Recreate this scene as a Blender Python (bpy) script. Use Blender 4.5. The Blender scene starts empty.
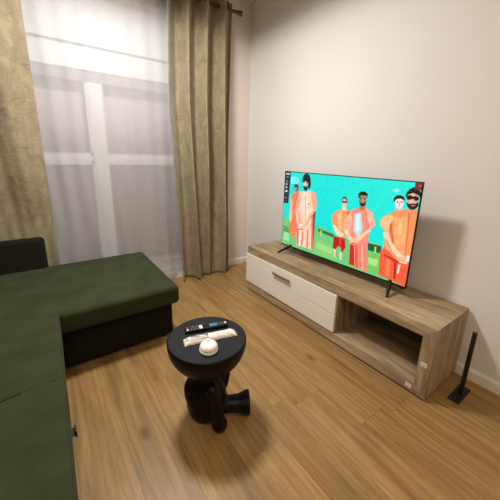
# painted picture on the television: (colour, outline in screen units)
SCREEN = [
 ((.42,.78,.48), [(-.062,.392),(.076,.388),(.363,.373),(.498,.332),(.671,.321),(.799,.314),(.995,.278),(1.128,-.107),(-.061,-.364)]),
 ((.5,.8,.42), [(.338,.237),(.497,.202),(.547,.037),(.339,.036)]),
 ((.62,.85,.55), [(.363,.187),(.5,.16),(.497,.093),(.362,.109)]),
 ((.3,.62,.34), [(.017,.275),(.088,.261),(.089,.134),(.017,.139)]),
 ((.62,.85,.62), [(.026,.194),(.086,.184),(.086,.072),(.02,.078)]),
 ((.55,.72,.25), [(.358,.378),(.497,.354),(.498,.332),(.36,.354)]),
 ((.1,.45,.33), [(.364,.356),(.498,.332),(.501,.296),(.366,.321)]),
 ((.75,.85,.4), [(.386,.346),(.398,.345),(.399,.274),(.388,.276)]),
 ((.06,.36,.3), [(.745,.349),(.83,.354),(.837,.27),(.752,.267)]),
 ((.65,.75,.25), [(.748,.355),(.83,.359),(.831,.346),(.749,.342)]),
 ((.8,.85,.35), [(.791,.322),(.802,.322),(.804,.259),(.794,.26)]),
 ((.45,.78,.38), [(.749,.255),(.838,.262),(.836,.053),(.764,.032)]),
 ((.66,.88,.52), [(.761,.195),(.824,.2),(.821,.123),(.767,.121)]),
 ((.35,.92,.88), [(.889,.909),(.887,.901),(.882,.893),(.873,.888),(.863,.886),(.854,.888),(.847,.893),(.844,.901),(.845,.91),(.851,.918),(.86,.923),(.87,.925),(.879,.923),(.886,.917)]),
 ((.62,.96,.93), [(.879,.908),(.878,.902),(.876,.898),(.872,.895),(.868,.894),(.864,.895),(.861,.899),(.859,.904),(.86,.909),(.862,.914),(.866,.917),(.87,.918),(.874,.916),(.878,.913)]),
 ((.95,.48,.34), [(.077,.689),(.11,.737),(.168,.757),(.193,.647),(.183,.381),(.15,.16),(.114,.145),(.079,.231),(.077,.492)]),
 ((.98,.66,.55), [(.079,.652),(.104,.673),(.108,.373),(.078,.346)]),
 ((.55,.18,.12), [(.14,.733),(.164,.738),(.178,.395),(.155,.356)]),
 ((.97,.72,.6), [(.076,.508),(.097,.498),(.1,.337),(.078,.343)]),
 ((.5,.33,.26), [(.156,.8),(.155,.78),(.149,.763),(.14,.753),(.129,.751),(.119,.757),(.111,.772),(.108,.791),(.109,.812),(.115,.828),(.125,.839),(.135,.84),(.145,.833),(.153,.819)]),
 ((.2,.22,.2), [(.15,.832),(.148,.824),(.142,.817),(.134,.812),(.124,.81),(.115,.812),(.109,.817),(.106,.825),(.108,.833),(.114,.84),(.122,.845),(.132,.847),(.141,.845),(.147,.839)]),
 ((.78,.6,.52), [(.135,.787),(.135,.778),(.132,.77),(.129,.765),(.124,.764),(.12,.768),(.117,.775),(.116,.784),(.116,.793),(.118,.801),(.122,.806),(.126,.806),(.131,.803),(.134,.796)]),
 ((.4,.2,.16), [(.301,.673),(.328,.65),(.33,.415),(.337,.076),(.314,.071)]),
 ((.99,.8,.7), [(.148,.729),(.186,.772),(.224,.768),(.263,.792),(.312,.773),(.333,.68),(.329,.569),(.31,.528),(.337,.067),(.165,.061),(.162,.326),(.137,.509)]),
 ((.97,.64,.52), [(.272,.788),(.312,.773),(.333,.68),(.331,.57),(.303,.573),(.282,.697)]),
 ((.96,.62,.5), [(.15,.729),(.173,.755),(.171,.611),(.149,.481),(.137,.509)]),
 ((.99,.86,.76), [(.197,.745),(.252,.755),(.275,.427),(.222,.379)]),
 ((.95,.58,.45), [(.221,.743),(.227,.745),(.245,.393),(.236,.39)]),
 ((.96,.68,.56), [(.153,.498),(.176,.52),(.224,.348),(.212,.297),(.17,.361)]),
 ((.96,.68,.56), [(.304,.556),(.325,.562),(.273,.381),(.235,.315),(.237,.365)]),
 ((.9,.4,.32), [(.163,.288),(.183,.296),(.188,.064),(.17,.069)]),
 ((.93,.5,.4), [(.214,.266),(.229,.262),(.23,.064),(.215,.064)]),
 ((.98,.9,.86), [(.19,.257),(.207,.263),(.21,.068),(.195,.067)]),
 ((.93,.52,.42), [(.264,.3),(.278,.306),(.287,.068),(.268,.066)]),
 ((.88,.42,.35), [(.294,.494),(.311,.513),(.335,.069),(.317,.072)]),
 ((.98,.74,.64), [(.241,.329),(.239,.311),(.232,.294),(.22,.282),(.206,.277),(.193,.28),(.184,.291),(.18,.307),(.182,.326),(.19,.343),(.202,.355),(.216,.36),(.228,.356),(.238,.346)]),
 ((.85,.45,.36), [(.232,.294),(.229,.29),(.223,.284),(.214,.279),(.203,.275),(.193,.273),(.187,.274),(.184,.277),(.186,.282),(.193,.287),(.202,.293),(.213,.297),(.222,.298),(.229,.298)]),
 ((.99,.88,.82), [(.217,.346),(.216,.338),(.211,.331),(.205,.326),(.197,.323),(.19,.324),(.185,.328),(.183,.334),(.185,.341),(.189,.348),(.196,.354),(.203,.356),(.21,.356),(.215,.352)]),
 ((.07,.06,.06), [(.188,.879),(.185,.929),(.196,.971),(.22,.991),(.246,.979),(.262,.93),(.268,.857),(.26,.809),(.246,.813),(.24,.881)]),
 ((.86,.68,.58), [(.237,.858),(.236,.836),(.232,.818),(.224,.807),(.215,.805),(.206,.814),(.199,.83),(.196,.851),(.197,.873),(.202,.891),(.209,.902),(.219,.903),(.227,.895),(.234,.879)]),
 ((.1,.07,.06), [(.197,.834),(.242,.841),(.24,.803),(.224,.773),(.206,.794)]),
 ((.85,.6,.52), [(.228,.833),(.228,.83),(.226,.827),(.222,.825),(.219,.824),(.216,.825),(.213,.827),(.212,.83),(.213,.834),(.215,.836),(.218,.838),(.222,.839),(.225,.838),(.227,.836)]),
 ((.97,.85,.78), [(.221,.861),(.221,.853),(.219,.847),(.217,.843),(.214,.843),(.211,.846),(.208,.851),(.207,.859),(.207,.866),(.209,.873),(.212,.877),(.215,.877),(.218,.874),(.22,.868)]),
 ((.05,.05,.05), [(.182,.89),(.197,.922),(.237,.927),(.25,.906),(.239,.898),(.196,.889)]),
 ((.15,.1,.1), [(.211,.877),(.211,.875),(.21,.873),(.208,.872),(.205,.872),(.203,.872),(.202,.874),(.201,.875),(.202,.878),(.203,.879),(.205,.881),(.207,.881),(.209,.88),(.211,.879)]),
 ((.15,.1,.1), [(.234,.877),(.234,.875),(.232,.874),(.23,.872),(.228,.872),(.226,.873),(.225,.874),(.224,.876),(.225,.878),(.226,.88),(.228,.881),(.23,.881),(.232,.881),(.233,.879)]),
 ((.6,.65,.75), [(.268,.629),(.268,.624),(.265,.619),(.262,.616),(.258,.615),(.254,.617),(.251,.62),(.25,.625),(.251,.63),(.253,.635),(.257,.638),(.261,.639),(.264,.638),(.267,.634)]),
 ((.72,.1,.08), [(.501,.316),(.587,.323),(.598,.22),(.574,.149),(.562,.212),(.539,.212),(.523,.165),(.499,.174)]),
 ((.86,.22,.16), [(.539,.32),(.565,.322),(.565,.219),(.55,.223)]),
 ((.98,.78,.7), [(.506,.162),(.527,.167),(.53,.069),(.514,.073)]),
 ((.98,.78,.7), [(.554,.162),(.577,.151),(.58,.061),(.562,.069)]),
 ((.97,.6,.36), [(.473,.559),(.504,.612),(.539,.638),(.577,.649),(.617,.628),(.637,.541),(.623,.457),(.6,.345),(.531,.323),(.495,.41),(.471,.475)]),
 ((.99,.72,.52), [(.513,.588),(.544,.618),(.553,.382),(.529,.358)]),
 ((.99,.82,.72), [(.481,.439),(.504,.441),(.547,.373),(.542,.333),(.514,.352)]),
 ((.9,.44,.28), [(.578,.633),(.618,.618),(.634,.54),(.615,.472),(.592,.545)]),
 ((.99,.82,.72), [(.577,.363),(.575,.352),(.569,.341),(.559,.332),(.548,.327),(.537,.328),(.529,.333),(.526,.343),(.528,.355),(.534,.366),(.544,.375),(.556,.379),(.566,.378),(.573,.373)]),
 ((.25,.4,.42), [(.574,.747),(.573,.73),(.568,.715),(.56,.706),(.551,.703),(.542,.709),(.535,.721),(.532,.737),(.533,.755),(.538,.769),(.545,.779),(.555,.781),(.564,.775),(.57,.763)]),
 ((.95,.78,.66), [(.572,.715),(.571,.696),(.567,.679),(.561,.669),(.552,.667),(.544,.673),(.538,.688),(.535,.706),(.535,.726),(.539,.742),(.546,.753),(.554,.754),(.562,.748),(.568,.734)]),
 ((.12,.15,.17), [(.534,.727),(.573,.734),(.573,.713),(.537,.71)]),
 ((.95,.78,.66), [(.543,.682),(.567,.688),(.575,.632),(.543,.623)]),
 ((.97,.55,.46), [(.619,.656),(.661,.692),(.707,.699),(.753,.659),(.779,.542),(.748,.477),(.743,.286),(.764,.032),(.637,.049),(.619,.346),(.572,.41),(.575,.535)]),
 ((.99,.72,.64), [(.711,.687),(.75,.658),(.778,.542),(.75,.494),(.726,.584)]),
 ((.99,.7,.58), [(.571,.533),(.606,.63),(.629,.524),(.608,.4),(.568,.409)]),
 ((.7,.88,.9), [(.636,.616),(.677,.637),(.7,.478),(.681,.366),(.643,.426)]),
 ((.88,.95,.96), [(.648,.6),(.669,.615),(.681,.457),(.662,.427)]),
 ((.98,.8,.68), [(.572,.41),(.599,.42),(.65,.336),(.646,.288),(.605,.334)]),
 ((.98,.78,.66), [(.741,.485),(.755,.48),(.684,.327),(.652,.313),(.656,.356)]),
 ((.96,.72,.58), [(.676,.33),(.675,.315),(.669,.302),(.659,.291),(.648,.286),(.637,.288),(.629,.295),(.626,.308),(.627,.323),(.634,.337),(.643,.347),(.655,.352),(.665,.35),(.673,.342)]),
 ((.8,.45,.35), [(.664,.301),(.663,.297),(.659,.292),(.653,.288),(.647,.285),(.641,.284),(.637,.285),(.635,.288),(.636,.293),(.64,.297),(.646,.302),(.652,.305),(.658,.305),(.662,.304)]),
 ((.8,.16,.1), [(.628,.276),(.655,.274),(.676,.046),(.637,.049)]),
 ((.97,.5,.42), [(.686,.302),(.739,.34),(.764,.032),(.714,.032)]),
 ((.9,.36,.28), [(.662,.283),(.683,.292),(.702,.037),(.684,.039)]),
 ((.99,.66,.58), [(.704,.296),(.718,.302),(.742,.037),(.728,.035)]),
 ((.7,.48,.38), [(.66,.728),(.697,.737),(.705,.685),(.683,.657),(.661,.673)]),
 ((.66,.46,.36), [(.702,.781),(.702,.753),(.697,.729),(.688,.715),(.676,.712),(.665,.721),(.656,.742),(.651,.769),(.652,.797),(.657,.821),(.667,.835),(.678,.837),(.689,.827),(.698,.807)]),
 ((.06,.05,.05), [(.648,.785),(.645,.832),(.66,.854),(.687,.859),(.706,.839),(.706,.792),(.697,.822),(.66,.817),(.655,.786)]),
 ((.16,.11,.09), [(.658,.749),(.67,.735),(.692,.741),(.702,.765),(.701,.727),(.683,.701),(.664,.718)]),
 ((.1,.08,.07), [(.672,.784),(.672,.782),(.67,.78),(.668,.778),(.665,.778),(.663,.778),(.661,.78),(.66,.782),(.66,.784),(.662,.786),(.664,.788),(.667,.789),(.669,.788),(.671,.787)]),
 ((.1,.08,.07), [(.696,.787),(.695,.785),(.694,.783),(.692,.781),(.689,.78),(.687,.781),(.685,.782),(.684,.784),(.684,.787),(.686,.789),(.688,.791),(.691,.791),(.693,.791),(.695,.789)]),
 ((.8,.6,.5), [(.684,.771),(.684,.764),(.683,.758),(.682,.755),(.679,.754),(.677,.757),(.675,.762),(.674,.769),(.674,.776),(.675,.782),(.677,.785),(.679,.786),(.681,.783),(.683,.778)]),
 ((.9,.72,.66), [(.879,.758),(.912,.766),(.919,.72),(.876,.702)]),
 ((.98,.86,.82), [(.917,.796),(.917,.773),(.912,.754),(.904,.741),(.895,.738),(.885,.746),(.877,.763),(.873,.785),(.873,.809),(.878,.828),(.886,.84),(.895,.843),(.905,.835),(.913,.818)]),
 ((.05,.05,.06), [(.865,.793),(.861,.832),(.876,.861),(.898,.866),(.917,.849),(.924,.822),(.898,.835),(.876,.825)]),
 ((.1,.1,.1), [(.89,.802),(.889,.799),(.888,.797),(.886,.796),(.883,.795),(.881,.796),(.879,.797),(.879,.799),(.879,.801),(.88,.803),(.883,.805),(.885,.805),(.887,.805),(.889,.804)]),
 ((.1,.1,.1), [(.91,.804),(.91,.802),(.909,.8),(.907,.799),(.904,.798),(.902,.798),(.9,.8),(.9,.802),(.9,.804),(.901,.806),(.903,.807),(.906,.808),(.908,.807),(.91,.806)]),
 ((.75,.5,.48), [(.902,.763),(.901,.762),(.9,.76),(.898,.759),(.895,.758),(.893,.758),(.891,.759),(.891,.76),(.891,.762),(.892,.764),(.895,.765),(.897,.766),(.899,.766),(.901,.765)]),
 ((.75,.6,.55), [(.899,.787),(.899,.781),(.899,.775),(.897,.772),(.896,.772),(.894,.774),(.893,.779),(.892,.785),(.892,.791),(.892,.797),(.893,.8),(.895,.8),(.897,.798),(.898,.793)]),
 ((.96,.58,.36), [(.804,.622),(.846,.678),(.889,.716),(.936,.748),(.982,.761),(1.006,.73),(1.006,.228),(.997,.018),(.837,.047),(.83,.245),(.845,.361),(.836,.51),(.805,.546)]),
 ((.99,.74,.54), [(.81,.627),(.849,.674),(.88,.658),(.867,.566),(.849,.5),(.808,.547)]),
 ((.98,.66,.42), [(.881,.646),(.948,.68),(.96,.488),(.954,.308),(.912,.391),(.885,.534)]),
 ((.99,.76,.54), [(.904,.641),(.925,.653),(.933,.502),(.918,.491)]),
 ((.88,.42,.22), [(.952,.717),(.958,.719),(.975,.319),(.969,.315)]),
 ((.86,.4,.22), [(.86,.576),(.87,.605),(.901,.386),(.92,.369),(.9,.359),(.877,.454)]),
 ((.94,.36,.22), [(.829,.299),(.848,.335),(.904,.296),(.951,.26),(.993,.272),(.997,.018),(.837,.047)]),
 ((.97,.5,.34), [(.869,.265),(.893,.264),(.905,.067),(.88,.065)]),
 ((.7,.12,.08), [(.916,.249),(.928,.247),(.938,.061),(.926,.059)]),
 ((.82,.2,.12), [(.852,.278),(.93,.254),(.951,.239),(.927,.22),(.855,.252)]),
 ((.98,.8,.66), [(.828,.486),(.857,.508),(.89,.407),(.938,.331),(.977,.294),(.988,.243),(.952,.234),(.911,.27),(.857,.366)]),
 ((.88,.6,.46), [(.839,.433),(.851,.438),(.904,.314),(.947,.262),(.94,.243),(.898,.284)]),
 ((.9,.95,.95), [(.975,.319),(.991,.332),(.993,.272),(.983,.261)]),
 ((.95,.88,.86), [(.942,.218),(.953,.219),(.95,.127),(.941,.127)]),
 ((.95,.72,.58), [(.977,.281),(.976,.269),(.972,.256),(.964,.247),(.955,.242),(.946,.242),(.94,.249),(.937,.26),(.938,.273),(.943,.285),(.95,.295),(.959,.3),(.968,.299),(.974,.292)]),
 ((.86,.6,.46), [(.944,.774),(.99,.786),(.992,.74),(.975,.698),(.948,.733)]),
 ((.9,.66,.52), [(.991,.842),(.991,.809),(.986,.781),(.975,.763),(.961,.76),(.947,.771),(.936,.795),(.93,.828),(.93,.862),(.937,.89),(.948,.907),(.961,.909),(.975,.897),(.985,.873)]),
 ((.04,.04,.05), [(.924,.85),(.923,.892),(.936,.927),(.957,.949),(.978,.94),(.997,.907),(.998,.857),(.986,.882),(.957,.899),(.935,.881)]),
 ((.06,.05,.05), [(.928,.861),(.943,.878),(.96,.865),(.974,.875),(.989,.864),(.99,.842),(.977,.83),(.964,.845),(.954,.843),(.942,.831),(.931,.837)]),
 ((.14,.09,.07), [(.931,.814),(.945,.794),(.957,.806),(.978,.807),(.991,.828),(.993,.787),(.978,.755),(.957,.749),(.939,.773)]),
 ((.8,.45,.38), [(.978,.79),(.978,.787),(.975,.784),(.97,.781),(.965,.78),(.96,.78),(.957,.782),(.955,.784),(.956,.788),(.959,.791),(.964,.793),(.969,.795),(.974,.795),(.977,.793)]),
 ((.98,.8,.66), [(.963,.822),(.963,.814),(.963,.809),(.961,.805),(.959,.805),(.957,.807),(.955,.813),(.954,.819),(.954,.826),(.955,.832),(.956,.836),(.958,.836),(.96,.834),(.962,.828)]),
 ((.09,.13,.16), [(.001,1.017),(.066,1.012),(.056,.586),(-.006,.575)]),
 ((.75,.82,.85), [(.016,.975),(.054,.976),(.054,.956),(.015,.954)]),
 ((.55,.6,.62), [(.02,.931),(.046,.931),(.045,.919),(.019,.919)]),
 ((.35,.5,.55), [(.016,.884),(.04,.884),(.04,.857),(.015,.857)]),
 ((.7,.75,.78), [(.016,.842),(.035,.842),(.034,.823),(.015,.823)]),
 ((.6,.7,.72), [(.016,.805),(.037,.806),(.036,.778),(.015,.778)]),
 ((.85,.9,.9), [(.017,.753),(.038,.754),(.038,.73),(.016,.729)]),
 ((.15,.25,.28), [(.015,.699),(.05,.703),(.049,.692),(.014,.688)]),
 ((.5,.55,.58), [(.013,.659),(.035,.661),(.034,.646),(.012,.644)]),
 ((.2,.3,.34), [(.013,.619),(.044,.622),(.042,.609),(.012,.605)]),
 ((.6,.95,.97), [(.075,.931),(.135,.934),(.15,.917),(.147,.867),(.134,.85),(.074,.845)]),
 ((.25,.85,.88), [(.089,.916),(.129,.918),(.136,.908),(.134,.872),(.127,.863),(.087,.86)]),
 ((.6,.95,.97), [(.1,.903),(.123,.904),(.123,.876),(.108,.875),(.108,.85),(.096,.849)]),
 ((.3,.86,.88), [(.107,.896),(.115,.896),(.115,.884),(.107,.884)]),
 ((.48,.13,.08), [(.959,1.009),(1.007,1.002),(1.002,.926),(.962,.927)]),
 ((.85,.35,.2), [(.975,.975),(.98,.976),(.985,.963),(.989,.975),(.994,.976),(.987,.95)]),
]
import bpy, bmesh, math, random
import numpy as np
from mathutils import Vector, Matrix
random.seed(4)
sc = bpy.context.scene
COL = sc.collection
sc.view_settings.view_transform = 'Standard'
sc.view_settings.look = 'None'
sc.view_settings.exposure = 0.0

# ------------------------------------------------------------------ materials
def lin(c):
    return tuple(((v/12.92) if v <= .04045 else ((v+.055)/1.055)**2.4) for v in c)
def rgb(r, g, b): return lin((r/255, g/255, b/255)) + (1,)
class NT:
    def __init__(s, name):
        s.m = bpy.data.materials.new(name); s.m.use_nodes = True
        s.t = s.m.node_tree; s.b = s.t.nodes['Principled BSDF']; s.out = s.t.nodes['Material Output']
    def n(s, typ, **kw):
        nd = s.t.nodes.new(typ)
        for k, v in kw.items():
            if k.startswith('_'): nd.inputs[int(k[1:])].default_value = v
            elif k in nd.inputs.keys(): nd.inputs[k].default_value = v
            else: setattr(nd, k, v)
        return nd
    def l(s, a, b): s.t.links.new(a, b)
    def math(s, op, a, b=0.0):
        nd = s.t.nodes.new('ShaderNodeMath'); nd.operation = op
        for i, v in enumerate((a, b)):
            if hasattr(v, 'links'): s.l(v, nd.inputs[i])
            else: nd.inputs[i].default_value = v
        return nd.outputs[0]
    def ramp(s, fac, stops):
        r = s.t.nodes.new('ShaderNodeValToRGB'); e = r.color_ramp.elements
        while len(e) < len(stops): e.new(.5)
        for i, (p, c) in enumerate(stops): e[i].position = p; e[i].color = c
        s.l(fac, r.inputs[0]); return r.outputs[0]
    def coords(s, scale=(1, 1, 1), rot=(0, 0, 0), kind='Object'):
        tc = s.n('ShaderNodeTexCoord'); mp = s.n('ShaderNodeMapping')
        mp.inputs['Scale'].default_value = scale; mp.inputs['Rotation'].default_value = rot
        s.l(tc.outputs[kind], mp.inputs[0]); return mp.outputs[0]
    def noise(s, vec, scale, detail=4, rough=.5, dist=0.0):
        nd = s.n('ShaderNodeTexNoise'); s.l(vec, nd.inputs['Vector'])
        nd.inputs['Scale'].default_value = scale; nd.inputs['Detail'].default_value = detail
        nd.inputs['Roughness'].default_value = rough; nd.inputs['Distortion'].default_value = dist
        return nd.outputs['Fac']
    def mix(s, mode, fac, a, b):
        nd = s.n('ShaderNodeMix'); nd.data_type = 'RGBA'; nd.blend_type = mode
        for sock, v in ((nd.inputs[0], fac), (nd.inputs[6], a), (nd.inputs[7], b)):
            if hasattr(v, 'links'): s.l(v, sock)
            else: sock.default_value = v
        return nd.outputs[2]
    def bump(s, h, strength=.2, dist=.002):
        nd = s.n('ShaderNodeBump'); nd.inputs['Strength'].default_value = strength
        nd.inputs['Distance'].default_value = dist; s.l(h, nd.inputs['Height']); s.l(nd.outputs[0], s.b.inputs['Normal']); return nd
    def base(s, c=None, rough=.5, **kw):
        if c is not None:
            if hasattr(c, 'links'): s.l(c, s.b.inputs['Base Color'])
            else: s.b.inputs['Base Color'].default_value = c
        s.b.inputs['Roughness'].default_value = rough
        for k, v in kw.items(): s.b.inputs[k.replace('_', ' ')].default_value = v
        return s

def plain(name, c, rough=.5, nscale=30, var=.06, bump=.05, **kw):
    t = NT(name); v = t.coords(); f = t.noise(v, nscale, 3)
    d = tuple(x*(1-var) for x in c[:3]) + (1,); e = tuple(min(1, x*(1+var)) for x in c[:3]) + (1,)
    t.base(t.ramp(f, [(.3, d), (.7, e)]), rough, **kw); t.bump(f, bump, .001); return t.m

def wall_mat(name, c):
    t = NT(name); v = t.coords(); f = t.noise(v, 180, 4); g = t.noise(v, 1.3, 2)
    t.base(t.mix('MULTIPLY', 1.0, c, t.ramp(g, [(.3, (.965, .965, .97, 1)), (.7, (1, 1, 1, 1))])), .92)
    t.bump(f, .12, .0015); return t.m

def floor_mat():
    t = NT('oak_laminate'); tc = t.n('ShaderNodeTexCoord'); sp = t.n('ShaderNodeSeparateXYZ'); t.l(tc.outputs['Object'], sp.inputs[0])
    X, Y = sp.outputs[0], sp.outputs[1]
    PW, PL = .192, 1.29
    rx = t.math('DIVIDE', t.math('ADD', X, 10.03), PW); row = t.math('FLOOR', rx); fx = t.math('FRACT', rx)
    wn = t.n('ShaderNodeTexWhiteNoise', noise_dimensions='1D'); t.l(row, wn.inputs['W'])
    ry = t.math('DIVIDE', t.math('ADD', t.math('ADD', Y, 20.0), t.math('MULTIPLY', wn.outputs['Value'], 7.3)), PL)
    colm = t.math('FLOOR', ry); fy = t.math('FRACT', ry)
    cb = t.n('ShaderNodeCombineXYZ'); t.l(row, cb.inputs[0]); t.l(colm, cb.inputs[1])
    w2 = t.n('ShaderNodeTexWhiteNoise', noise_dimensions='3D'); t.l(cb.outputs[0], w2.inputs['Vector']); rnd = w2.outputs['Value']
    # grain coords with per plank offset
    gx = t.math('ADD', X, t.math('MULTIPLY', rnd, 37.0)); cg = t.n('ShaderNodeCombineXYZ')
    t.l(t.math('MULTIPLY', gx, 1.0), cg.inputs[0]); t.l(t.math('MULTIPLY', Y, .10), cg.inputs[1]); t.l(rnd, cg.inputs[2])
    big = t.noise(cg.outputs[0], 9, 3, .55, 1.6); fine = t.noise(cg.outputs[0], 95, 5, .65, .5)
    wv = t.n('ShaderNodeTexWave', wave_type='BANDS', bands_direction='X'); t.l(cg.outputs[0], wv.inputs['Vector'])
    wv.inputs['Scale'].default_value = 9; wv.inputs['Distortion'].default_value = 9; wv.inputs['Detail'].default_value = 3; wv.inputs['Detail Scale'].default_value = 1.2
    c = t.ramp(big, [(.25, rgb(126, 98, 58)), (.5, rgb(157, 124, 76)), (.75, rgb(177, 145, 93))])
    c = t.mix('MULTIPLY', .38, c, t.ramp(fine, [(.3, (.62, .55, .48, 1)), (.6, (1, 1, 1, 1))]))
    pore = t.noise(cg.outputs[0], 260, 2, .5, 0.0)
    c = t.mix('MULTIPLY', .45, c, t.ramp(pore, [(.30, (.60, .50, .42, 1)), (.42, (1, 1, 1, 1))]))
    c = t.mix('MULTIPLY', .38, c, t.ramp(wv.outputs['Fac'], [(.05, (.70, .62, .55, 1)), (.45, (1, 1, 1, 1))]))
    c = t.mix('MULTIPLY', 1.0, c, t.ramp(rnd, [(0, (.90, .89, .88, 1)), (1, (1.04, 1.03, 1.02, 1))]))
    # knots
    ck = t.n('ShaderNodeCombineXYZ'); t.l(t.math('MULTIPLY', gx, 2.6), ck.inputs[0]); t.l(t.math('MULTIPLY', Y, 1.3), ck.inputs[1])
    vo = t.n('ShaderNodeTexVoronoi'); t.l(ck.outputs[0], vo.inputs['Vector']); vo.inputs['Scale'].default_value = 1.0
    c = t.mix('MULTIPLY', .75, c, t.ramp(vo.outputs['Distance'], [(.02, (.42, .30, .22, 1)), (.075, (1, 1, 1, 1))]))
    ex = t.math('MULTIPLY', t.math('MINIMUM', fx, t.math('SUBTRACT', 1.0, fx)), PW)
    ey = t.math('MULTIPLY', t.math('MINIMUM', fy, t.math('SUBTRACT', 1.0, fy)), PL)
    seam = t.ramp(t.math('MULTIPLY', t.math('MINIMUM', ex, ey), 100.0), [(.06, (.50, .42, .36, 1)), (.20, (1, 1, 1, 1))])
    c = t.mix('MULTIPLY', .5, c, seam)
    t.base(c, .38, Specular_IOR_Level=.4); t.bump(fine, .10, .001); return t.m

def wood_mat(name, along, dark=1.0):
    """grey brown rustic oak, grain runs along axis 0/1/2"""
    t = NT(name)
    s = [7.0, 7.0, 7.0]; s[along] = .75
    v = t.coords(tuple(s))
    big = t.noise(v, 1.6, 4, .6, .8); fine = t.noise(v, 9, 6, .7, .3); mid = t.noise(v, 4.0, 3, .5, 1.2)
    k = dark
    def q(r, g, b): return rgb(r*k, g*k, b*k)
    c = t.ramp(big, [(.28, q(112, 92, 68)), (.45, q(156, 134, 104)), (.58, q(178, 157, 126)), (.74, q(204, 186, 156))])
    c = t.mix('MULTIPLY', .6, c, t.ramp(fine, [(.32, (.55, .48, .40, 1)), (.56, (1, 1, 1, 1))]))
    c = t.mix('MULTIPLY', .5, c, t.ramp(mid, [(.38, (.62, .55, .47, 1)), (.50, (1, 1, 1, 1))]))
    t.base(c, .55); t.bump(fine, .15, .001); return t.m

def fabric(name, c, fold=False):
    t = NT(name); v = t.coords(); f = t.noise(v, 420, 2); g = t.noise(v, 7, 3)
    d = tuple(x*.85 for x in c[:3]) + (1,); e = tuple(x*1.15 for x in c[:3]) + (1,)
    cc = t.ramp(g, [(.35, d), (.65, e)])
    cc = t.mix('MULTIPLY', .5, cc, t.ramp(f, [(.3, (.7, .7, .7, 1)), (.7, (1.15, 1.15, 1.15, 1))]))
    t.base(cc, .92, Sheen_Weight=.03, Sheen_Roughness=.5, Specular_IOR_Level=.15)
    w = t.noise(t.coords((1, 1, 1)), 5, 4, .5, 1.0)
    h = t.math('ADD', t.math('MULTIPLY', f, .15), w); t.bump(h, .35, .008); return t.m

def velvet(name):
    t = NT(name); v = t.coords((1, 1, 1)); tc = t.n('ShaderNodeTexCoord'); sp = t.n('ShaderNodeSeparateXYZ'); t.l(tc.outputs['Object'], sp.inputs[0])
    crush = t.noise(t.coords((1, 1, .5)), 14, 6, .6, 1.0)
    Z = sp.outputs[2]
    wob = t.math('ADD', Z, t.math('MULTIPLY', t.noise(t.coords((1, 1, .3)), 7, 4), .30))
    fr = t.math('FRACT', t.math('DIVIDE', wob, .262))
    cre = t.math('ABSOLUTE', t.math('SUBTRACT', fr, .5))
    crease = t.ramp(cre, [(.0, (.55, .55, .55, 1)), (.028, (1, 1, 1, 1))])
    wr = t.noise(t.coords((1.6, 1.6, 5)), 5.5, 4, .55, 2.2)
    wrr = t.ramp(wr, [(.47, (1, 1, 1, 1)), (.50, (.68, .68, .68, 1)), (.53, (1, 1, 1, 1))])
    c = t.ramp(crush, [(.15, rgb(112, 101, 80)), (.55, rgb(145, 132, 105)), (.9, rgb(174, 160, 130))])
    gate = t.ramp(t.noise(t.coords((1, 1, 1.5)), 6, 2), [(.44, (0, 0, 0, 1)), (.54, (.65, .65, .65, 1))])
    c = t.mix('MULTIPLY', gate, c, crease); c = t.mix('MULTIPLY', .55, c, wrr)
    t.base(c, .8, Sheen_Weight=.35, Sheen_Roughness=.35, Specular_IOR_Level=.2)
    h = t.math('ADD', t.math('MULTIPLY', crush, .5), wr); t.bump(h, .5, .006); return t.m

def sheer_mat():
    t = NT('sheer_voile'); nt = t.t; nt.nodes.remove(t.b)
    dif = t.n('ShaderNodeBsdfDiffuse'); dif.inputs[0].default_value = (.67, .645, .665, 1)
    trl = t.n('ShaderNodeBsdfTranslucent'); trl.inputs[0].default_value = (.6, .6, .6, 1)
    tr = t.n('ShaderNodeBsdfTransparent'); tr.inputs[0].default_value = (.97, .97, .97, 1)
    m1 = t.n('ShaderNodeMixShader'); m1.inputs[0].default_value = .18; t.l(dif.outputs[0], m1.inputs[1]); t.l(trl.outputs[0], m1.inputs[2])
    lw = t.n('ShaderNodeLayerWeight'); lw.inputs[0].default_value = .45
    weave = t.noise(t.coords((60, 60, 60)), 9, 3)
    wr = t.noise(t.coords((1, 1, 2.2)), 9, 4, .55, 1.5)
    op = t.math('ADD', t.math('MULTIPLY', lw.outputs['Facing'], .22), t.math('ADD', .45, t.math('MULTIPLY', weave, .10)))
    m2 = t.n('ShaderNodeMixShader'); t.l(op, m2.inputs[0]); t.l(tr.outputs[0], m2.inputs[1]); t.l(m1.outputs[0], m2.inputs[2])
    bp = t.n('ShaderNodeBump'); bp.inputs['Strength'].default_value = .35; bp.inputs['Distance'].default_value = .01
    t.l(wr, bp.inputs['Height']); t.l(bp.outputs[0], dif.inputs['Normal'])
    t.l(m2.outputs[0], t.out.inputs[0]); return t.m

def glass_mat():
    t = NT('window_glass'); t.t.nodes.remove(t.b)
    tr = t.n('ShaderNodeBsdfTransparent'); tr.inputs[0].default_value = (.93, .95, .95, 1)
    gl = t.n('ShaderNodeBsdfGlossy'); gl.inputs['Roughness'].default_value = .03
    fr = t.n('ShaderNodeFresnel'); fr.inputs[0].default_value = 1.45
    m = t.n('ShaderNodeMixShader'); t.l(fr.outputs[0], m.inputs[0]); t.l(tr.outputs[0], m.inputs[1]); t.l(gl.outputs[0], m.inputs[2])
    t.l(m.outputs[0], t.out.inputs[0]); return t.m

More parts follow.
